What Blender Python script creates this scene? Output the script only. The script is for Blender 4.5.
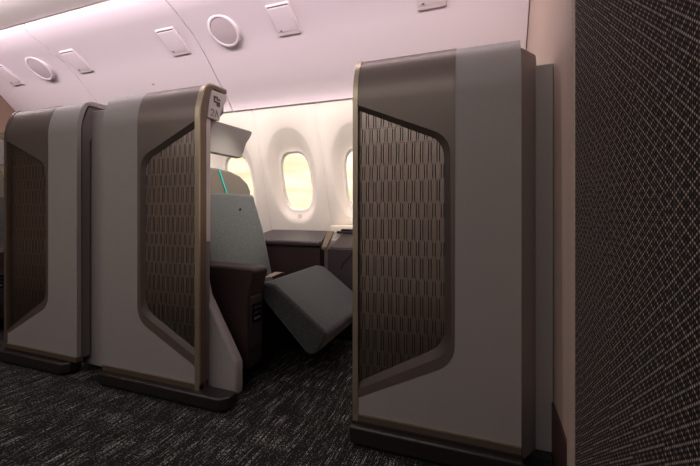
import bpy, bmesh, math, random
from mathutils import Vector, Matrix
R = math.radians
random.seed(4)
for o in list(bpy.data.objects): bpy.data.objects.remove(o)
C = bpy.context.scene.collection
scene = bpy.context.scene

# ------------------------------------------------------------------ camera
cam = bpy.data.cameras.new('camera'); camo = bpy.data.objects.new('camera', cam); C.objects.link(camo)
cam.sensor_width = 36; cam.lens = 36 * 366.5 / 700; cam.shift_y = -25 / 700; cam.clip_start = .02
camo.location = (0, 0, .85); camo.rotation_euler = (R(90), 0, R(20.22))
scene.camera = camo
scene.view_settings.view_transform = 'Standard'; scene.view_settings.look = 'None'
scene.view_settings.exposure = 1.2; scene.view_settings.gamma = 1; scene.view_settings.use_curve_mapping = False

# ------------------------------------------------------------------ world: bright hazy sky with soft cloud, seen through the windows
w = bpy.data.worlds.new('world'); scene.world = w; w.use_nodes = True
nt = w.node_tree; nt.nodes.clear()
wo = nt.nodes.new('ShaderNodeOutputWorld'); bg = nt.nodes.new('ShaderNodeBackground')
tc = nt.nodes.new('ShaderNodeTexCoord'); mp = nt.nodes.new('ShaderNodeMapping'); mp.inputs['Scale'].default_value = (5, 5, 22)
nz = nt.nodes.new('ShaderNodeTexNoise'); nz.inputs['Scale'].default_value = 1.3; nz.inputs['Detail'].default_value = 5
cr = nt.nodes.new('ShaderNodeValToRGB'); cr.color_ramp.elements[0].position = .38; cr.color_ramp.elements[0].color = (.88, .74, .5, 1)
cr.color_ramp.elements[1].position = .6; cr.color_ramp.elements[1].color = (1, .93, .76, 1)
nt.links.new(tc.outputs['Generated'], mp.inputs[0]); nt.links.new(mp.outputs[0], nz.inputs[0])
nt.links.new(nz.outputs[0], cr.inputs[0]); nt.links.new(cr.outputs[0], bg.inputs[0]); bg.inputs[1].default_value = .62
nt.links.new(bg.outputs[0], wo.inputs[0])

# ------------------------------------------------------------------ lamps of the cabin and two added fills
def area(name, loc, rot, sx, sy, power, col, spread=180):
    l = bpy.data.lights.new(name, 'AREA'); l.shape = 'RECTANGLE'; l.size = sx; l.size_y = sy; l.energy = power; l.color = col
    l.spread = R(spread)
    o = bpy.data.objects.new(name, l); C.objects.link(o); o.location = loc; o.rotation_euler = rot; return o
# cove light along the top of the bins, washing down over them
area('cove_lamp', (-1.9, 1.28, 2.12), (R(62), 0, 0), 4.6, .06, 14, (1, .87, .95))
# wash light under the bins on the sidewall
area('sidewall_lamp', (-1.9, 2.20, 1.71), (R(20), 0, 0), 4.2, .05, 1.6, (1, .84, .80), 90)
# added fill without a fixture, aimed over the partitions to brighten the sidewall
area('sidewall_fill', (-1.9, 1.10, 2.15), (R(54), 0, 0), 4.4, .06, 3, (1, .90, .80), 56)
# spot added below the bin only to brighten the backrest
rl = bpy.data.lights.new('backrest_fill', 'SPOT'); rl.energy = 42; rl.spot_size = R(40); rl.spot_blend = .8; rl.shadow_soft_size = .03; rl.color = (1, .93, .84)
rlo = bpy.data.objects.new('backrest_fill', rl); C.objects.link(rlo); rlo.location = (-.95, 2.0, 1.90)
rlo.rotation_euler = Vector((-.54, -.10, -.95)).to_track_quat('-Z', 'Y').to_euler()
# dimmed aisle ceiling light
area('aisle_lamp', (-1.4, -.2, 2.15), (R(12), 0, 0), 4.2, 1.1, 20, (1, .92, .90))

# ------------------------------------------------------------------ materials
def mat(name, col, rough=.5, metal=0, spec=.5, bump=None, emit=None):
    m = bpy.data.materials.new(name); m.use_nodes = True; n = m.node_tree; b = n.nodes['Principled BSDF']
    b.inputs['Base Color'].default_value = (*col, 1); b.inputs['Roughness'].default_value = rough
    b.inputs['Metallic'].default_value = metal; b.inputs['Specular IOR Level'].default_value = spec
    t = n.nodes.new('ShaderNodeTexCoord'); q = n.nodes.new('ShaderNodeTexNoise')
    sc, st = bump if bump else (60, .04)
    q.inputs['Scale'].default_value = sc; q.inputs['Detail'].default_value = 3
    n.links.new(t.outputs['Object'], q.inputs[0])
    bu = n.nodes.new('ShaderNodeBump'); bu.inputs['Strength'].default_value = st; bu.inputs['Distance'].default_value = .002
    n.links.new(q.outputs[0], bu.inputs['Height']); n.links.new(bu.outputs[0], b.inputs['Normal'])
    if emit: b.inputs['Emission Color'].default_value = (*emit[0], 1); b.inputs['Emission Strength'].default_value = emit[1]
    return m
M = {}
M['grey'] = mat('satin_grey_shell', (.30, .268, .255), .45)
M['brown'] = mat('bronze_brown_panel', (.16, .125, .108), .40, .45)
M['bezel'] = mat('dark_bronze_bezel', (.08, .06, .05), .4, .25)
M['tile'] = mat('bronze_tile', (.33, .272, .24), .30, 1.0)
M['tileback'] = mat('tile_backing', (.02, .013, .011), .7)
M['gold'] = mat('champagne_trim', (.42, .35, .26), .4, .75)
M['bronze'] = mat('bronze_trim', (.14, .10, .072), .4, .4)
M['kick'] = mat('black_bronze_kick', (.022, .017, .015), .4, .2)
M['toe'] = mat('black_toe', (.008, .007, .007), .8)
M['core'] = mat('shell_side', (.17, .14, .13), .5)
M['bin'] = mat('bin_white', (.80, .70, .72), .4)
M['latch'] = mat('latch_white', (.79, .69, .71), .4)
M['slot'] = mat('slot_shadow_grey', (.25, .2, .2), .6)
M['grille'] = mat('speaker_grille', (.50, .42, .43), .7, bump=(900, .5))
M['ceil'] = mat('ceiling_beige', (.58, .54, .50), .6)
M['wall'] = mat('sidewall_cream', (.86, .80, .70), .45)
M['peach'] = mat('bulkhead_beige', (.46, .34, .275), .5)
M['peachtrim'] = mat('bulkhead_trim_leather', (.42, .32, .265), .5, bump=(300, .15))
M['skirt'] = mat('bulkhead_skirt', (.05, .02, .018), .5)
M['leather'] = mat('plum_brown_leather', (.024, .0105, .010), .55, bump=(350, .12))
M['shelf'] = mat('plum_brown_satin', (.036, .026, .028), .42)
M['dark'] = mat('charcoal_plastic', (.015, .014, .016), .4)
M['black'] = mat('gloss_black', (.006, .006, .007), .15)
M['shell'] = mat('pale_lilac_grey_shell', (.18, .168, .155), .5)
M['plate'] = mat('pearl_plate', (.50, .46, .45), .35, .1)
M['ink'] = mat('placard_ink', (.20, .19, .17), .5)
M['inkd'] = mat('placard_dark', (.035, .03, .02), .4)
M['teal'] = mat('teal_piping', (.0, .42, .34), .5)
M['head'] = mat('taupe_leather', (.11, .092, .076), .5, bump=(350, .12))
M['cream'] = mat('cream_ledge', (.72, .64, .52), .4)
M['belt'] = mat('belt_webbing', (.24, .19, .14), .6, bump=(400, .3))
M['red'] = mat('red_mark', (.72, .33, .28), .5)
M['rearbrown'] = mat('divider_brown', (.22, .14, .10), .5)
M['metal'] = mat('brushed_metal', (.5, .48, .45), .3, .9)

def fabric():
    m = mat('green_grey_woven_fabric', (.05, .07, .066), .85, bump=(700, .5)); n = m.node_tree; b = n.nodes['Principled BSDF']
    t = n.nodes.new('ShaderNodeTexCoord'); mp = n.nodes.new('ShaderNodeMapping'); mp.inputs['Scale'].default_value = (150, 90, 150)
    q = n.nodes.new('ShaderNodeTexNoise'); q.inputs['Scale'].default_value = 1; q.inputs['Detail'].default_value = 2
    r = n.nodes.new('ShaderNodeValToRGB'); r.color_ramp.elements[0].position = .35; r.color_ramp.elements[0].color = (.007, .0085, .0078, 1)
    r.color_ramp.elements[1].position = .68; r.color_ramp.elements[1].color = (.034, .039, .036, 1)
    n.links.new(t.outputs['Object'], mp.inputs[0]); n.links.new(mp.outputs[0], q.inputs[0]); n.links.new(q.outputs[0], r.inputs[0])
    n.links.new(r.outputs[0], b.inputs['Base Color']); b.inputs['Sheen Weight'].default_value = .3
    return m
M['fabric'] = fabric()

def carpet():
    m = bpy.data.materials.new('dark_streaked_carpet'); m.use_nodes = True; n = m.node_tree; L = n.links.new
    b = n.nodes['Principled BSDF']; b.inputs['Roughness'].default_value = .95; b.inputs['Specular IOR Level'].default_value = .1
    t = n.nodes.new('ShaderNodeTexCoord')
    def noise(sx, sy, det=1):
        mp = n.nodes.new('ShaderNodeMapping'); mp.inputs['Scale'].default_value = (sx, sy, 1)
        q = n.nodes.new('ShaderNodeTexNoise'); q.inputs['Scale'].default_value = 1; q.inputs['Detail'].default_value = det
        L(t.outputs['Object'], mp.inputs[0]); L(mp.outputs[0], q.inputs[0]); return q.outputs[0]
    def ramp(v, a, b_):
        r = n.nodes.new('ShaderNodeMapRange'); r.inputs['From Min'].default_value = a; r.inputs['From Max'].default_value = b_
        L(v, r.inputs['Value']); return r.outputs[0]
    def mul(a, b_, op='MULTIPLY'):
        k = n.nodes.new('ShaderNodeMath'); k.operation = op; k.use_clamp = True
        L(a, k.inputs[0])
        if isinstance(b_, float): k.inputs[1].default_value = b_
        else: L(b_, k.inputs[1])
        return k.outputs[0]
    streak = ramp(noise(260, 9, 1), .56, .66)
    dots = ramp(noise(230, 120, 0), .43, .56)
    s1 = mul(streak, dots)
    big = ramp(noise(40, 4, 1), .30, .60)
    s1 = mul(s1, mul(big, 1.1))
    flecks = mul(ramp(noise(230, 150, 0), .68, .8), .5)
    fac = mul(s1, flecks, 'ADD')
    mix = n.nodes.new('ShaderNodeMix'); mix.data_type = 'RGBA'
    mix.inputs[6].default_value = (.011, .0105, .0095, 1); mix.inputs[7].default_value = (.38, .365, .33, 1)
    L(fac, mix.inputs[0]); L(mix.outputs[2], b.inputs['Base Color'])
    bu = n.nodes.new('ShaderNodeBump'); bu.inputs['Strength'].default_value = .5; bu.inputs['Distance'].default_value = .003
    L(noise(300, 300, 2), bu.inputs['Height']); L(bu.outputs[0], b.inputs['Normal'])
    return m
M['carpet'] = carpet()

def lattice():
    """black covering woven with a lattice of pale dots; object coordinates, y across and z up"""
    m = bpy.data.materials.new('dotted_lattice_fabric'); m.use_nodes = True; n = m.node_tree; L = n.links.new
    b = n.nodes['Principled BSDF']; b.inputs['Roughness'].default_value = .75; b.inputs['Specular IOR Level'].default_value = .08
    t = n.nodes.new('ShaderNodeTexCoord'); sp = n.nodes.new('ShaderNodeSeparateXYZ'); L(t.outputs['Object'], sp.inputs[0])
    def mth(op, a, b_=None, c=None):
        k = n.nodes.new('ShaderNodeMath'); k.operation = op
        for i, v in enumerate((a, b_, c)):
            if v is None: continue
            if isinstance(v, (int, float)): k.inputs[i].default_value = v
            else: L(v, k.inputs[i])
        return k.outputs[0]
    y, z = sp.outputs[1], sp.outputs[2]
    col_ = mth('MODULO', mth('FLOOR', mth('DIVIDE', mth('ADD', y, 10.0), .1078)), 2.0)      # every other width is woven half a step lower
    z = mth('ADD', z, mth('MULTIPLY', col_, .0062))
    P = 2 * math.pi
    def waves(h, v):       # h = horizontal column step, v = vertical dot step
        a = mth('MULTIPLY', y, P / (2 * h)); c2 = mth('MULTIPLY', z, P / v / 2 * 1.0)
        return (mth('COSINE', mth('MULTIPLY', a, 2.0)), mth('COSINE', mth('ADD', a, mth('MULTIPLY', c2, 2.0))), mth('COSINE', mth('SUBTRACT', a, mth('MULTIPLY', c2, 2.0))))
    f = waves(.004492, .0066)
    S = mth('ADD', mth('ADD', f[0], f[1]), f[2])
    def mr(v, a, b_, c=0, d=1):
        r = n.nodes.new('ShaderNodeMapRange'); r.inputs['From Min'].default_value = a; r.inputs['From Max'].default_value = b_
        r.inputs['To Min'].default_value = c; r.inputs['To Max'].default_value = d; L(v, r.inputs['Value']); return r.outputs[0]
    dots = mr(S, .4, 2.4)
    g = waves(.004492 * 3, .0066 * 3)
    lines = mth('MAXIMUM', mth('MAXIMUM', mr(g[0], .9, 1.0, 0, .35), mr(g[1], .55, .95)), mr(g[2], .55, .95))
    lv = mr(lines, 0, 1, .16, 1)
    vn = n.nodes.new('ShaderNodeTexNoise'); vn.inputs['Scale'].default_value = 95; vn.inputs['Detail'].default_value = 1; L(t.outputs['Object'], vn.inputs[0])
    lv = mth('MULTIPLY', lv, mr(vn.outputs[0], .35, .62, .55, 1.35))
    seam = mr(mth('COSINE', mth('MULTIPLY', y, P / .1078)), .990, .998, 0, .10)
    val = mth('MAXIMUM', mth('MULTIPLY', mr(dots, 0, 1, .10, 1), lv), seam)
    mix = n.nodes.new('ShaderNodeMix'); mix.data_type = 'RGBA'
    mix.inputs[6].default_value = (.004, .003, .0032, 1); mix.inputs[7].default_value = (.50, .42, .37, 1)
    L(val, mix.inputs[0]); L(mix.outputs[2], b.inputs['Base Color'])
    bu = n.nodes.new('ShaderNodeBump'); bu.inputs['Strength'].default_value = .4; bu.inputs['Distance'].default_value = .001
    L(val, bu.inputs['Height']); L(bu.outputs[0], b.inputs['Normal'])
    return m
M['lattice'] = lattice()

def glass():
    m = bpy.data.materials.new('window_acrylic'); m.use_nodes = True; n = m.node_tree; n.nodes.clear()
    o = n.nodes.new('ShaderNodeOutputMaterial'); a = n.nodes.new('ShaderNodeBsdfTransparent'); g = n.nodes.new('ShaderNodeBsdfGlossy')
    g.inputs['Roughness'].default_value = .03; a.inputs[0].default_value = (.96, .95, .92, 1)
    f = n.nodes.new('ShaderNodeFresnel'); f.inputs[0].default_value = 1.45; x = n.nodes.new('ShaderNodeMixShader')
    n.links.new(f.outputs[0], x.inputs[0]); n.links.new(a.outputs[0], x.inputs[1]); n.links.new(g.outputs[0], x.inputs[2]); n.links.new(x.outputs[0], o.inputs[0])
    return m
M['glass'] = glass()
M['led'] = mat('cove_diffuser', (.9, .85, .85), .5, emit=((1, .93, .92), 1.1))

# ------------------------------------------------------------------ mesh helpers
def obj(name, bm, m, parent=None, bevel=0, seg=2, angle=32, loc=None):
    bmesh.ops.recalc_face_normals(bm, faces=bm.faces)
    me = bpy.data.meshes.new(name); bm.to_mesh(me); bm.free()
    o = bpy.data.objects.new(name, me); C.objects.link(o); me.materials.append(M[m] if isinstance(m, str) else m)
    for p in me.polygons: p.use_smooth = True
    me.set_sharp_from_angle(angle=R(angle))
    if parent: o.parent = parent; o.matrix_parent_inverse = Matrix.Identity(4); o.location = -Vector(base_of(parent))
    if loc is not None:
        o.location = loc
    if bevel:
        b = o.modifiers.new('bevel', 'BEVEL'); b.width = bevel; b.segments = seg; b.limit_method = 'ANGLE'; b.angle_limit = R(30); b.harden_normals = False
        b.miter_outer = 'MITER_ARC'
    return o
def base_of(p):
    v = Vector(p.location)
    while p.parent: p = p.parent; v += Vector(p.location)
    return v
def thing(name, label, cat, loc, group=None):
    o = bpy.data.objects.new(name, None); C.objects.link(o); o.location = loc; o.empty_display_size = .1
    o['label'] = label; o['category'] = cat
    if group: o['group'] = group
    return o
def tag(o, label, cat, group=None):
    o['label'] = label; o['category'] = cat
    if group: o['group'] = group
    return o
def struct(name, bm, m, **k):
    o = obj(name, bm, m, **k); o['kind'] = 'structure'; return o
def box(bm, x0, x1, y0, y1, z0, z1):
    vs = [bm.verts.new(p) for p in ((x0, y0, z0), (x1, y0, z0), (x1, y1, z0), (x0, y1, z0), (x0, y0, z1), (x1, y0, z1), (x1, y1, z1), (x0, y1, z1))]
    for f in ((0, 1, 2, 3), (4, 5, 6, 7), (0, 1, 5, 4), (1, 2, 6, 5), (2, 3, 7, 6), (3, 0, 4, 7)): bm.faces.new([vs[i] for i in f])
    return bm
def bx(*a): return box(bmesh.new(), *a)
def prism(bm, poly, axis, a, b, fb=None):
    """poly of 2D points; axis 'x': points are (y,z); 'y': (x,z); 'z': (x,y)"""
    def P(p, t):
        return {'x': (t, p[0], p[1]), 'y': (p[0], t, p[1]), 'z': (p[0], p[1], t)}[axis]
    A = [bm.verts.new(P(p, a)) for p in poly]; B = [bm.verts.new(P(p, b)) for p in poly]; n = len(poly)
    fs = [bm.faces.new(A), bm.faces.new(B)]
    for i in range(n): bm.faces.new((A[i], A[(i + 1) % n], B[(i + 1) % n], B[i]))
    return bm
def pr(*a): return prism(bmesh.new(), *a)
def fillet(pts, rads, seg=8):
    """rounded chain: interior points with a radius become arcs (ends stay)"""
    out = []
    for i, (p, r) in enumerate(zip(pts, rads)):
        if r <= 0: out.append(p); continue
        P = Vector(p); A = Vector(pts[i - 1]); B = Vector(pts[(i + 1) % len(pts)])
        u = (A - P).normalized(); v = (B - P).normalized(); ang = u.angle(v); d = r / math.tan(ang / 2)
        c = P + (u + v).normalized() * (r / math.sin(ang / 2)); s = P + u * d; e = P + v * d
        a0 = math.atan2(s.y - c.y, s.x - c.x); a1 = math.atan2(e.y - c.y, e.x - c.x)
        da = (a1 - a0 + math.pi) % (2 * math.pi) - math.pi
        for k in range(seg + 1):
            a = a0 + da * k / seg; out.append((c.x + r * math.cos(a), c.y + r * math.sin(a)))
    return out
def tube(bm, pts, r, n=8):
    rings = []
    for i, p in enumerate(pts):
        p = Vector(p); d = (Vector(pts[min(i + 1, len(pts) - 1)]) - Vector(pts[max(i - 1, 0)])).normalized()
        a = d.orthogonal().normalized() if i == 0 else (rings_a - d * rings_a.dot(d)).normalized()
        rings_a = a; b = d.cross(a)
        rings.append([bm.verts.new(p + (a * math.cos(2 * math.pi * k / n) + b * math.sin(2 * math.pi * k / n)) * r) for k in range(n)])
    for r0, r1 in zip(rings, rings[1:]):
        for k in range(n): bm.faces.new((r0[k], r0[(k + 1) % n], r1[(k + 1) % n], r1[k]))
    bm.faces.new(rings[0]); bm.faces.new(rings[-1]); return bm

# ------------------------------------------------------------------ floor, ceiling, walls
FX = .216          # face of the front bulkhead
BX = -6.0
o = struct('floor', bx(BX, FX + .1, -1.2, 2.9, -.05, 0), 'carpet')
YW = lambda z: 2.355 + (1.59 - z) * .30         # leaning sidewall
struct('ceiling', bx(BX, FX + .1, -1.2, 1.66, 2.18, 2.24), 'ceil')
struct('wall_right', bx(BX, FX + .1, -1.26, -1.2, 0, 2.24), 'ceil')
struct('wall_back', bx(BX - .06, BX, -1.2, 2.9, 0, 2.4), 'peach')
wf = struct('wall_front', bx(FX, FX + .06, -1.2, 2.75, 0, 2.4), 'peach')
obj('fabric_covering', bx(FX - .006, FX + .001, -1.15, 1.046, .0, 2.2), 'lattice', wf)
obj('edge_trim', bx(FX - .008, FX + .001, 1.049, 1.135, 0, 2.2), 'peachtrim', wf, bevel=.003)
bm = bmesh.new()
for k in range(150):
    z = .02 + k * .0142; box(bm, FX - .0092, FX - .0078, 1.066, 1.0685, z, z + .008)
obj('stitching', bm, 'peach', wf)
obj('skirting', bx(FX - .007, FX + .001, 1.136, 2.2, 0, .20), 'skirt', wf)
# header of the rear cabin divider closing the bins, well behind
struct('trim_1', bx(-4.26, -4.22, 1.2, 2.5, 1.55, 2.3), 'rearbrown')

# sidewall panels with a window recess each
WP = .541; W0 = -1.397; SEAM0 = -1.125
ZB, ZT = .60, 1.64
def superr(a, hw, hh, n):
    c, s = abs(math.cos(a)), abs(math.sin(a)); return ((c / hw) ** n + (s / hh) ** n) ** (-1 / n)
def sidewall(bm, xc, x0, x1):
    cz = 1.06; ang = [2 * math.pi * k / 96 for k in range(96)]
    for cx_, cz_ in ((x0, ZB), (x1, ZB), (x0, ZT), (x1, ZT)): ang.append(math.atan2(cz_ - cz, cx_ - xc) % (2 * math.pi))
    ang.sort()
    cols = []
    for a in ang:
        c, s = math.cos(a), math.sin(a); t = 1e9
        if c > 1e-9: t = min(t, (x1 - xc) / c)
        if c < -1e-9: t = min(t, (x0 - xc) / c)
        if s > 1e-9: t = min(t, (ZT - cz) / s)
        if s < -1e-9: t = min(t, (ZB - cz) / s)
        rect = Vector((xc + c * t, cz + s * t))
        inner = Vector((xc, cz)) + Vector((c, s)) * superr(a, .131, .228, 3.2)
        # outer oval centred a little to the left and up
        oc = Vector((xc - .002, 1.082)); a2 = a
        outer = oc + Vector((math.cos(a2), math.sin(a2))) * superr(a2, .205, .362, 2.3)
        col = [(rect, .006)]
        ins = Vector((max(x0 + .005, min(x1 - .005, rect.x)), max(ZB + .0, min(ZT, rect.y))))
        col.append((ins, 0.0))
        up = max(0, math.sin(a))                       # crisp lip at the top, soft towards the sill
        col.append((outer.lerp(ins, .06), 0.0))
        D = .062 if math.sin(a) > 0 else .062 - .022 * (-math.sin(a))
        for f in (0.02, .12, .25, .4, .55, .7, .85, 1.0):
            sm = f * f * (3 - 2 * f); lip = min(1, f * 1.0 + .10)
            d = D * (up * lip + (1 - up) * sm)
            col.append((outer.lerp(inner, f), d))
        col.append((inner, D + .003)); col.append((inner.lerp(Vector((xc, cz)), .02), D + .022))
        cols.append([bm.verts.new((p.x, YW(p.y) + d, p.y)) for p, d in col])
    n = len(cols)
    for i in range(n):
        A, B = cols[i], cols[(i + 1) % n]
        for k in range(len(A) - 1):
            try: bm.faces.new((A[k], A[k + 1], B[k + 1], B[k]))
            except ValueError: pass
bm = bmesh.new()
NW = 10
wins = []
for i in range(-2, NW):
    xc = W0 - i * WP; x1 = SEAM0 - i * WP; x0 = x1 - WP
    if x0 > FX + .02: continue
    sidewall(bm, xc, x0, x1); wins.append(xc)
bmesh.ops.remove_doubles(bm, verts=bm.verts, dist=.0004)
XL = SEAM0 - (NW - 1) * WP - WP; XR = SEAM0 + 2 * WP + WP
vs = [bm.verts.new(p) for p in ((XL, YW(ZB), ZB), (FX, YW(ZB), ZB), (FX, YW(0), 0), (XL, YW(0), 0))]; bm.faces.new(vs)
struct('wall_left', bm, 'wall', angle=50)
# windows: bezel and pane
for k, xc in enumerate(wins):
    bm = bmesh.new(); N = 64; rr = []
    for s_, dep in ((.99, .060), (.99, .092), (.95, .092), (.95, .068)):
        ring = []
        for q in range(N):
            a = 2 * math.pi * q / N; r = superr(a, .131, .228, 3.2) * s_; z = 1.06 + r * math.sin(a)
            ring.append(bm.verts.new((xc + r * math.cos(a), YW(z) + dep, z)))
        rr.append(ring)
    for a_, b_ in zip(rr, rr[1:] + rr[:1]):
        for q in range(N): bm.faces.new((a_[q], a_[(q + 1) % N], b_[(q + 1) % N], b_[q]))
    wn = struct('window_%d' % (k + 1), bm, 'wall')
    bm = bmesh.new(); ring = []
    for q in range(N):
        a = 2 * math.pi * q / N; r = superr(a, .131, .228, 3.2) * .96; z = 1.06 + r * math.sin(a)
        ring.append(bm.verts.new((xc + r * math.cos(a), YW(z) + .080, z)))
    bm.faces.new(ring); p = obj('pane', bm, 'glass', wn)
    # dimmer button below the glass
    zb = .785; yb = YW(zb) + .0205
    bm = bmesh.new(); tube(bm, [(xc + .005 + .0125 * math.cos(t), yb, zb + .0125 * math.sin(t)) for t in [2 * math.pi * j / 20 for j in range(21)]], .0016, 6)
    obj('dimmer_button', bm, 'slot', wn)

# ------------------------------------------------------------------ overhead bins
PROF = [(1.675, 2.148), (1.709, 2.12), (1.80, 2.080), (1.938, 2.007), (2.05, 1.915), (2.16, 1.80), (2.245, 1.717), (2.30, 1.66), (2.335, 1.612), (2.34, 1.597)]
def on_bin(y):
    for (a, za), (b, zb) in zip(PROF, PROF[1:]):
        if a <= y <= b:
            t = (y - a) / (b - a); n = Vector((0, -(za - zb), -(b - a))).normalized(); return Vector((0, y, za + t * (zb - za))), n
def bin_unit(x0, x1, label, latches, speakers, placard=None):
    t = thing('overhead_bin', label, 'overhead bin', ((x0 + x1) / 2, 2.34, 1.597), 'overhead bins along the window side')
    poly = PROF + [(2.62, 1.60), (2.62, 2.30), (1.675, 2.30)]
    d = obj('bin_door', pr(poly, 'x', x0 + .004, x1 - .004), 'bin', t, bevel=.003, angle=20)
    def frame(xc, yc):
        p, n = on_bin(yc); up = n.cross(Vector((1, 0, 0))).normalized()
        if up.z < 0: up = -up
        return lambda a, b, c: Vector((xc, 0, 0)) + p + Vector((1, 0, 0)) * a + up * b + n * c
    for xc in latches:
        F = frame(xc, 1.935); L_ = None
        def slab(a0, a1, b0, b1, c0, c1, c2=None):
            bm = bmesh.new(); vs = [bm.verts.new(F(*q)) for q in ((a0, b0, c0), (a1, b0, c0), (a1, b1, c0), (a0, b1, c0), (a0, b0, c1 if c2 is None else c2), (a1, b0, c1 if c2 is None else c2), (a1, b1, c1), (a0, b1, c1))]
            for f in ((0, 1, 2, 3), (4, 5, 6, 7), (0, 1, 5, 4), (1, 2, 6, 5), (2, 3, 7, 6), (3, 0, 4, 7)): bm.faces.new([vs[i] for i in f])
            return bm
        lp = obj('latch', slab(-.078, .078, -.112, .082, -.02, .008, .030), 'latch', t, bevel=.006, seg=3)
        obj('latch_slot', slab(-.068, .068, .068, .075, .0, .0105), 'slot', lp)
        obj('latch_paddle', slab(-.066, .066, -.085, .064, .0, .0118, .0285), 'bin', lp, bevel=.002)
        obj('latch_mark', slab(-.05, -.036, -.078, -.070, .0, .0292, .0298), 'slot', lp)
    for xc in speakers:
        F = frame(xc, 1.945)
        def ringmesh(prof, N=48):
            bm = bmesh.new(); rs = [[bm.verts.new(F(r * math.cos(2 * math.pi * q / N), r * math.sin(2 * math.pi * q / N), c)) for q in range(N)] for r, c in prof]
            for a_, b_ in zip(rs, rs[1:]):
                for q in range(N): bm.faces.new((a_[q], a_[(q + 1) % N], b_[(q + 1) % N], b_[q]))
            bm.faces.new(rs[-1]); return bm
        sp = obj('speaker', ringmesh([(.108, -.02), (.107, .018), (.100, .022), (.090, .020), (.088, .014), (.05, .013), (.01, .013)]), 'latch', t, angle=60)
        obj('speaker_grille', ringmesh([(.0875, .010), (.0875, .0165), (.06, .0185), (.02, .0195), (.004, .0196)]), 'grille', sp, angle=60)
    if placard:
        p, n = on_bin(2.147); F = frame(placard, 2.147); bm = bmesh.new()
        for a, b, s in ((0, 0, .012),):
            vs = [bm.verts.new(F(s * math.cos(2 * math.pi * q / 20), s * .5 * math.sin(2 * math.pi * q / 20), .003)) for q in range(20)]; bm.faces.new(vs)
            r = bmesh.ops.extrude_face_region(bm, geom=bm.faces[:]); bmesh.ops.translate(bm, verts=[v for v in r['geom'] if isinstance(v, bmesh.types.BMVert)], vec=-n * .006)
        obj('notice_mark', bm, 'red', t)
    return t
bin_unit(-1.83, FX, 'long pinkish white overhead bin nearest the patterned bulkhead', [-1.145, -.27], [-1.58])
bin_unit(-3.13, -1.83, 'pinkish white overhead bin with two latches and a tiny red mark, above the paired partitions', [-2.01, -2.985], [], -2.425)
bin_unit(-4.22, -3.13, 'farthest pinkish white overhead bin, ending at the brown divider header', [-3.86], [-3.42])

# ------------------------------------------------------------------ suite partitions
YF = 1.26
CURV = [(1.24, 0), (1.245, .0001), (1.26, .0008), (1.28, .0028), (1.30, .0062), (1.33, .0138), (1.355, .022), (1.375, .031), (1.388, .041), (1.398, .054), (1.404, .070), (1.407, .09)]
def top_poly(off, y_end=1.43, thick=.022, z0=1.24):
    """cross-section (y,z) of the curved top of the shell"""
    outer = [(YF - off + d, z + (off if k > 8 else 0)) for k, (z, d) in enumerate(CURV) if z >= z0] + [(y_end, 1.409 + off)]
    inner = [(y_end, 1.385)] + [(YF + d + thick, min(z, 1.385)) for z, d in reversed(CURV) if z >= z0 and z < 1.39]
    return outer + inner
def inpoly(x, z, P):
    c = False; n = len(P)
    for i in range(n):
        (x1, z1), (x2, z2) = P[i], P[(i + 1) % n]
        if (z1 > z) != (z2 > z) and x < (x2 - x1) * (z - z1) / (z2 - z1) + x1: c = not c
    return c
def tiles(bm, P, y, x0, x1):
    """interlocking bottle-shaped strips: wide beside narrow, neighbours half a step apart, short and tall rows in turn"""
    zs = [p[1] for p in P]; z0, z1 = min(zs), max(zs)
    pc = .0140; w_, n_ = .0098, .0042; g0 = .0004; g1 = .0015; ch = .0035
    rows = []
    for k in range(-8, 6):
        t_ = .8696 + k * .1335; rows += [(t_ - .056, t_, 0), (t_ - .1335, t_ - .056, 1)]
    ncol = int((x1 - x0) / pc) + 2
    for k in range(ncol):
        xc = x0 + (k + .3) * pc
        for a, b, r in rows:
            if b < z0 or a > z1 or xc > x1 + .003 or xc < x0 - .003: continue
            if not any(inpoly(xc + dx, zz, P) for dx in (-.012, 0, .012) for zz in (a - .004, (a + b) / 2, b + .004)): continue
            wide = (k + r) % 2 == 0; m_ = (w_ + n_) / 2 - g0; W = (w_ if wide else n_) - g1; W0 = (w_ if wide else n_) - g0
            out = [(-m_, a), (-W0, a + ch), (-W, a + ch * 2), (-W, b - ch * 2), (-W0, b - ch), (-m_, b), (m_, b), (W0, b - ch), (W, b - ch * 2), (W, a + ch * 2), (W0, a + ch), (m_, a)]
            A = [bm.verts.new((xc + px, y - .0026 + .0020 * (pz - a) / (b - a), pz)) for px, pz in out]; B = [bm.verts.new((xc + px, y + .006, pz)) for px, pz in out]
            bm.faces.new(A); n = len(out)
            for i in range(n): bm.faces.new((A[i], A[(i + 1) % n], B[(i + 1) % n], B[i]))
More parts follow.
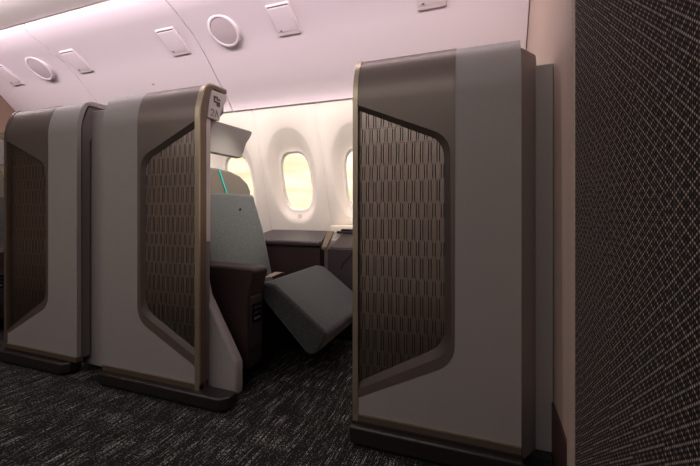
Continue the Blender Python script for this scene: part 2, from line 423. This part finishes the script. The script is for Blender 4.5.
def partition(label, xt, xtin, xs, xo, tex, bev, out, ztb, group=None, trim='gold'):
    """xt textured outer end, xtin inner edge of its gold trim, xs colour split, xo plain end;
       tex / bev / out: four corners (top at xtin, top at split, bottom at split, bottom at xtin)"""
    t = thing('suite_partition', label, 'partition', ((xt + xo) / 2, YF + .04, 0), group)
    rads = [0, .075, .085, 0]
    T_ = fillet(tex, rads); Bv = fillet(bev, [0, .085, .095, 0]); Oc = fillet([(xs, 1.0), out[2], out[3]], [0, .10, 0])
    # brown panel: C-shaped flat field plus the curved top
    poly = [(xtin, 1.24), (xs, 1.24)] + Oc[0:] + [p for p in reversed(Bv)]
    bm = pr(poly, 'y', YF - .002, YF + .014)
    prism(bm, top_poly(.002), 'x', min(xtin, xs), max(xtin, xs))
    obj('brown_panel', bm, 'brown', t, angle=28)
    # bezel sloping into the recess
    bm = bmesh.new(); A = [bm.verts.new((x, YF - .0015, z)) for x, z in Bv]; Mid = [bm.verts.new((x, YF + .011, z)) for x, z in T_]; B = [bm.verts.new((x, YF + .018, z)) for x, z in T_]
    for u, v in ((A, Mid), (Mid, B)):
        for i in range(len(A) - 1): bm.faces.new((u[i], u[i + 1], v[i + 1], v[i]))
    obj('bezel', bm, 'bezel', t)
    bm = bmesh.new(); P = [(xtin - (.01 if xt < xo else -.01), T_[0][1])] + T_ + [(xtin - (.01 if xt < xo else -.01), T_[-1][1])]
    tiles(bm, P, YF + .013, min(xtin, xs), max(xtin, xs)); ti = obj('textured_inset', bm, 'tile', t, angle=25)
    obj('inset_backing', pr([(xtin, 1.23), (xs, 1.23), (xs, .2), (xtin, .2)], 'y', YF + .019, YF + .024), 'tileback', ti)
    # grey panel: plain column, the foot below the brown field, curved top
    poly = [(xs, 1.24), (xo, 1.24), (xo, ztb), (xtin, ztb)] + [p for p in reversed(Oc)]
    bm = pr(poly, 'y', YF, YF + .022); prism(bm, top_poly(0), 'x', min(xs, xo), max(xs, xo))
    obj('grey_panel', bm, 'grey', t, angle=28)
    # end trim: light front strip and darker return
    s = 1 if xt > xo else -1
    xe = xt
    fr = [(YF - .005, ztb - .028)] + [(YF - .005 + d, z + (.004 if k > 8 else 0)) for k, (z, d) in enumerate(CURV)] + [(1.435, 1.413), (1.435, 1.409)] + [(YF + .004 + d, z - (.0 if k < 9 else .002)) for k, (z, d) in reversed(list(enumerate(CURV)))] + [(YF + .004, ztb - .028)]
    obj('edge_trim', pr(fr, 'x', xe, xtin), trim, t, angle=28)
    fr2 = [(YF + .0035, ztb - .028)] + [(YF + .0035 + d, z - .002) for z, d in CURV] + [(1.435, 1.408), (1.435, 1.392), (1.345, 1.392), (1.325, 1.37), (1.307, 1.29), (1.300, 1.22), (1.300, ztb - .028)]
    obj('end_frame', pr(fr2, 'x', xe, xtin + s * .0), 'bronze', t, angle=28)
    # core behind
    a, b = min(xt, xo) + .012, max(xt, xo) - .012
    obj('core', pr([(YF + .028, .08), (1.334, .08), (1.334, 1.20), (1.375, 1.25), (1.428, 1.30), (1.428, 1.384), (YF + .07, 1.384), (YF + .035, 1.28)], 'x', a, b), 'core', t)
    # bottom trims
    xa, xb = min(xt, xo), max(xt, xo)
    obj('bottom_trim', bx(xa if s < 0 else xa, xb, YF - .004, YF + .03, ztb - .030, ztb - .004), 'bronze', t, bevel=.003)
    obj('gold_line', bx(min(xtin, xo), max(xtin, xo), YF - .0055, YF + .02, ztb - .0045, ztb), 'gold', t)
    return t
def kick(t, x0, x1, z, depth=.07, chl=0, chr_=0):
    pl = [(x0, 1.224 + chl), (x0 + chl, 1.224), (x1 - chr_, 1.224), (x1, 1.224 + chr_), (x1, 1.224 + depth), (x0, 1.224 + depth)] if chl else [(x0, 1.224), (x1 - chr_, 1.224), (x1, 1.224 + chr_), (x1, 1.224 + depth), (x0, 1.224 + depth)]
    if not chl and not chr_: pl = [(x0, 1.224), (x1, 1.224), (x1, 1.224 + depth), (x0, 1.224 + depth)]
    k = obj('kick_plate', pr(pl, 'z', .012, z), 'kick', t, bevel=.008, seg=3)
    obj('toe_strip', bx(x0 + .012, x1 - .012 - chr_ * .5, 1.236, 1.224 + depth, 0, .013), 'toe', t)

# nearest partition
big = partition('largest grey and bronze suite partition, nearest, beside the patterned bulkhead',
    -.452, -.433, -.093, .107,
    [(-.433, 1.207), (-.130, 1.073), (-.128, .389), (-.433, .215)],
    [(-.433, 1.224), (-.108, 1.088), (-.106, .368), (-.433, .192)],
    [(-.433, 1.24), (-.093, 1.24), (-.095, .333), (-.433, .163)], .105, 'grey and bronze suite partitions')
kick(big, -.456, .112, .074, .10)
obj('lower_panel', bx(-.45, .107, 1.246, 1.30, .06, .08), 'kick', big)
# stepped side shells between the face and the bulkhead
obj('corner_shell', pr([(.100, 1.285), (.127, 1.325), (.160, 1.378), (.168, 1.42), (.100, 1.42)], 'z', .03, 1.37), 'grey', big, bevel=.006, seg=3)
obj('side_filler', bx(.150, .2155, 1.384, 1.42, .03, 1.335), 'grey', big, bevel=.004)
obj('filler_toe', bx(.10, .205, 1.34, 1.42, 0, .032), 'toe', big)

# middle partition with the seat placard
mid = partition('middle grey and bronze suite partition with the 2A seat placard on its end',
    -1.155, -1.178, -1.518, -1.750,
    [(-1.178, 1.205), (-1.478, 1.066), (-1.478, .380), (-1.178, .227)],
    [(-1.178, 1.230), (-1.498, 1.083), (-1.498, .366), (-1.178, .205)],
    [(-1.178, 1.24), (-1.518, 1.24), (-1.518, .330), (-1.178, .163)], .090, 'grey and bronze suite partitions')
kick(mid, -1.742, -.995, .064, .085, 0, .03)
pl = obj('end_plate', pr([(1.306, 1.252), (1.384, 1.252), (1.392, 1.29), (1.412, 1.33), (1.434, 1.36), (1.434, 1.386), (1.335, 1.384), (1.322, 1.34)], 'x', -1.162, -1.1535), 'plate', mid, bevel=.002)
obj('end_strip', bx(-1.172, -1.163, 1.303, 1.336, .70, 1.258), 'plate', mid, bevel=.002)
obj('end_seal', bx(-1.176, -1.168, 1.296, 1.335, .1, 1.30), 'toe', mid)
# placard lettering, in the plane of the plate (y to the right, z up)
def stroke(bm, pts, wd, x=-1.1515):
    for (a, b), (c, d) in zip(pts, pts[1:]):
        v = Vector((c - a, d - b)).normalized() * wd * .3; nrm = Vector((-v.y, v.x)).normalized() * wd / 2
        q = [(a - v.x + nrm.x, b - v.y + nrm.y), (c + v.x + nrm.x, d + v.y + nrm.y), (c + v.x - nrm.x, d + v.y - nrm.y), (a - v.x - nrm.x, b - v.y - nrm.y)]
        prism(bm, q, 'x', x - .002, x)
bm = bmesh.new(); y0, z0, hh = 1.327, 1.266, .030
two = [(y0 + .001, z0 + hh * .74)] + [(y0 + .0095 + .0085 * math.cos(a), z0 + hh * .72 + .0085 * math.sin(a)) for a in [R(160 - 22 * k) for k in range(10)]] + [(y0, z0), (y0 + .019, z0)]
stroke(bm, two, .0030); y1 = y0 + .027
stroke(bm, [(y1, z0), (y1 + .010, z0 + hh), (y1 + .020, z0)], .0030)
obj('seat_number', bm, 'ink', pl)
bm = bmesh.new()
for a, b, c, d in ((1.345, 1.372, 1.352, 1.360), (1.366, 1.388, 1.344, 1.352), (1.345, 1.353, 1.340, 1.352), (1.345, 1.386, 1.330, 1.338), (1.364, 1.386, 1.316, 1.332)):
    prism(bm, [(a, c), (b, c), (b, d), (a, d)], 'x', -1.155, -1.152)
obj('seat_pictogram', bm, 'inkd', pl)
# sloping foot wing
wing = [(-1.27, .687), (-1.204, .687), (-1.202, .56), (-1.196, .50), (-1.182, .452), (-1.16, .415), (-1.022, .182), (-1.0155, .165), (-1.0155, .028), (-1.27, .028)]
obj('foot_wing', pr(wing, 'y', 1.328, 1.378), 'grey', mid, bevel=.012, seg=3)
# canopy wing behind the seat head
can = [(1.36, 1.19), (2.10, 1.192), (2.125, 1.205), (2.138, 1.24), (2.165, 1.30), (2.215, 1.355), (2.235, 1.385), (2.232, 1.402), (1.36, 1.385)]
obj('canopy_wing', pr(can, 'x', -1.62, -1.575), 'shell', mid, bevel=.006)

# far partition
left = partition('leftmost grey and bronze suite partition at the edge of the photo',
    -2.526, -2.503, -2.156, -1.935,
    [(-2.503, 1.213), (-2.188, 1.068), (-2.186, .372), (-2.503, .180)],
    [(-2.503, 1.224), (-2.172, 1.084), (-2.170, .352), (-2.503, .165)],
    [(-2.503, 1.24), (-2.156, 1.24), (-2.156, .335), (-2.503, .150)], .098, 'grey and bronze suite partitions', 'bronze')
kick(left, -2.53, -1.975, .066, .09, 0, .03)
obj('link_shell', bx(-2.02, -1.71, 1.345, 1.41, .02, 1.362), 'grey', left, bevel=.006)

# ------------------------------------------------------------------ seat
def rounded_slab(poly, y0, y1, bev=.03):
    return pr(poly, 'y', y0, y1), bev
def seat(label, group=None):
    t = thing('reclining_seat', label, 'seat', (-1.3, 1.85, 0), group)
    obj('seat_base', pr([(-1.50, .0), (-1.15, .0), (-1.13, .34), (-1.42, .22), (-1.50, .22)], 'y', 1.60, 2.08), 'dark', t, bevel=.01)
    obj('seat_cushion', pr([(-1.42, .22), (-1.42, .33), (-1.05, .465), (-1.05, .36)], 'y', 1.56, 2.14), 'fabric', t, bevel=.03, seg=4)
    # backrest, slightly reclined, narrower towards the top
    bm = bmesh.new()
    vs = []
    for (x, z, ya, yb) in ((-1.31, .33, 1.57, 2.12), (-1.405, .69, 1.56, 2.135), (-1.49, .945, 1.56, 2.135)):
        vs.append([bm.verts.new(p) for p in ((x, ya, z), (x, yb, z), (x - .09, yb, z - .02), (x - .09, ya, z - .02))])
    for a, b in zip(vs, vs[1:]):
        for k in range(4): bm.faces.new((a[k], a[(k + 1) % 4], b[(k + 1) % 4], b[k]))
    bm.faces.new(vs[0]); bm.faces.new(vs[-1])
    br = obj('backrest', bm, 'fabric', t, bevel=.022, seg=4)
    bt = bmesh.new(); tube(bt, [(-1.450, 1.93, .842), (-1.4475, 1.93, .8415)], .0085, 12); obj('backrest_button', bt, 'black', br)
    # headrest with arched top and teal piping
    hp = [(1.50, .93), (2.13, .93), (2.135, .965), (2.10, 1.015), (2.02, 1.06), (1.92, 1.083), (1.80, 1.09), (1.50, 1.09)]
    hd = obj('headrest', pr(hp, 'x', -1.575, -1.515), 'head', t, bevel=.010, seg=3)
    bm = bmesh.new(); prism(bm, [(1.803, 1.087), (1.815, 1.087), (1.888, .94), (1.876, .94)], 'x', -1.52, -1.5115); obj('piping', bm, 'teal', hd)
    # leg rest
    lr = bmesh.new(); prof = [(-1.055, .470), (-1.02, .482), (-.97, .472), (-.71, .280), (-.690, .262), (-.697, .243), (-.745, .163), (-.775, .152), (-.80, .162), (-.968, .325), (-1.06, .415), (-1.075, .45)]
    A = [lr.verts.new((x, 1.56, z)) for x, z in prof]; B = [lr.verts.new((x, 2.165, z)) for x, z in prof]; n = len(prof)
    lr.faces.new(A); lr.faces.new(B)
    for i in range(n): lr.faces.new((A[i], A[(i + 1) % n], B[(i + 1) % n], B[i]))
    obj('leg_rest', lr, 'fabric', t, bevel=.018, seg=4, angle=40)
    # aisle-side armrest with the control panel
    ap = [(-1.50, .578), (-1.005, .572), (-.993, .555), (-1.022, .445), (-1.028, .10), (-1.50, .10)]
    ar = obj('armrest', pr(ap, 'y', 1.424, 1.545), 'leather', t, bevel=.012, seg=3)
    def on_front(z): return -1.0225 + (z - .445) * .017
    cp = obj('control_panel', pr([(on_front(.435) - .01, .435), (on_front(.435) + .004, .435), (on_front(.20) + .004, .20), (on_front(.20) - .01, .20)], 'y', 1.437, 1.532), 'shelf', ar, bevel=.002)
    obj('display', pr([(on_front(.40), .40), (on_front(.40) + .007, .40), (on_front(.31) + .007, .31), (on_front(.31), .31)], 'y', 1.448, 1.520), 'black', cp)
    for k, z in enumerate((.385, .360, .335)):
        obj('control_button', pr([(on_front(z) + .004, z), (on_front(z) + .009, z), (on_front(z - .010) + .009, z - .010), (on_front(z - .010) + .004, z - .010)], 'y', 1.462, 1.508), 'metal' if k == 2 else 'shelf', cp)
    # seat belt on the cushion
    bm = bmesh.new()
    path = [(-1.10, 1.575, .476), (-1.085, 1.65, .486), (-1.10, 1.72, .478), (-1.09, 1.80, .486), (-1.12, 1.87, .470)]
    for i in range(len(path) - 1):
        a, b = Vector(path[i]), Vector(path[i + 1]); d = (b - a).normalized(); n_ = Vector((-d.y, d.x, 0)) * .022
        vs = [bm.verts.new(q) for q in (a + n_, b + n_, b - n_, a - n_)]; f = bm.faces.new(vs)
    r = bmesh.ops.extrude_face_region(bm, geom=bm.faces[:]); bmesh.ops.translate(bm, verts=[v for v in r['geom'] if isinstance(v, bmesh.types.BMVert)], vec=(0, 0, .003))
    sb = obj('seat_belt', bm, 'belt', t)
    obj('belt_buckle', bx(-1.16, -1.11, 1.63, 1.72, .462, .503), 'dark', sb, bevel=.006)
    return t
s1 = seat('green-grey fabric seat with raised leg rest, seen between the middle and nearest partitions', 'green-grey fabric seats')
def copy_tree(o, parent=None):
    c = o.copy(); C.objects.link(c)
    if parent: c.parent = parent
    for ch in [q for q in list(bpy.data.objects) if q.parent == o]: copy_tree(ch, c)
    return c
s2 = copy_tree(s1); s2.location.x -= 2.04
s2['label'] = 'green-grey fabric seat only just showing at the left edge, beyond the leftmost partition'
# the partition this seat belongs to, of which only the canopy wing reaches into the picture
p2 = copy_tree(mid); p2.location.x -= 2.04
p2['label'] = 'partition mostly cut off by the left edge, only its pale grey canopy wing showing'
for o in list(bpy.data.objects):
    q = o
    while q.parent: q = q.parent
    if q == p2 and o.name.startswith('seat_number'): bpy.data.objects.remove(o)

# ------------------------------------------------------------------ side consoles under the windows
def console(label, x0, x1):
    t = thing('side_console', label, 'console', ((x0 + x1) / 2, 2.3, 0), 'plum brown side consoles')
    obj('cabinet', bx(x0, x1 - .14, 2.20, 2.56, .0, .625), 'leather', t)
    obj('front_panel', pr([(2.19, .0), (2.182, .605), (2.20, .605), (2.21, .0)], 'x', x0, x1 - .002), 'leather', t)
    obj('lip', pr([(2.170, .600), (2.170, .622), (2.18, .632), (2.205, .632), (2.215, .60)], 'x', x0, x1), 'shelf', t, bevel=.005, seg=3)
    # sloping shelf, its end cut on the slant
    bm = bmesh.new()
    q = [(x0, 2.20, .628), (x1, 2.20, .628), (x1 - .12, 2.585, .675), (x0, 2.585, .675)]
    A = [bm.verts.new(p) for p in q]; B = [bm.verts.new((p[0], p[1], p[2] - .03)) for p in q]; bm.faces.new(A); bm.faces.new(B)
    for i in range(4): bm.faces.new((A[i], A[(i + 1) % 4], B[(i + 1) % 4], B[i]))
    obj('shelf', bm, 'shelf', t, bevel=.003)
    return t
console('plum brown side console beside the 2A seat, under the window', -1.62, -1.012)
t = thing('forward_console', 'dark brown forward console with cream ledge, cut off by the nearest partition', 'console', (-.5, 2.3, 0))
obj('cabinet', pr([(2.21, .02), (2.21, .592), (2.43, .665), (2.60, .665), (2.62, .02)], 'x', -.955, .20), 'leather', t, bevel=.004)
obj('cabinet_front', bx(-.965, .18, 2.196, 2.212, .03, .585), 'shelf', t, bevel=.003)
bm = bmesh.new(); tube(bm, [(-.78, 2.195, .575), (-.86, 2.195, .49), (-.87, 2.195, .46)], .004, 6); obj('piping', bm, 'leather', t)
bm = bmesh.new(); q = [(-1.006, 2.185, .597), (-.968, 2.185, .597), (-1.03, 2.46, .683), (-1.085, 2.46, .683)]
A = [bm.verts.new(p) for p in q]; B = [bm.verts.new((p[0], p[1], p[2] - .022)) for p in q]; bm.faces.new(A); bm.faces.new(B)
for i in range(4): bm.faces.new((A[i], A[(i + 1) % 4], B[(i + 1) % 4], B[i]))
obj('end_trim', bm, 'bronze', t, bevel=.003)
obj('ledge', pr([(-1.065, 2.47), (-.98, 2.52), (.19, 2.52), (.19, 2.60), (-1.075, 2.60)], 'z', .664, .720), 'cream', t, bevel=.006)
m1 = obj('magazine', bx(-1.0, -.62, 2.435, 2.515, .6665, .684), 'dark', bevel=.002); tag(m1, 'flat black folder lying on the forward console ledge', 'folder')
m2 = obj('tablet', bx(-.97, -.66, 2.445, 2.515, .6845, .699), 'black', bevel=.003); tag(m2, 'glossy black tablet on top of the black folder', 'tablet')
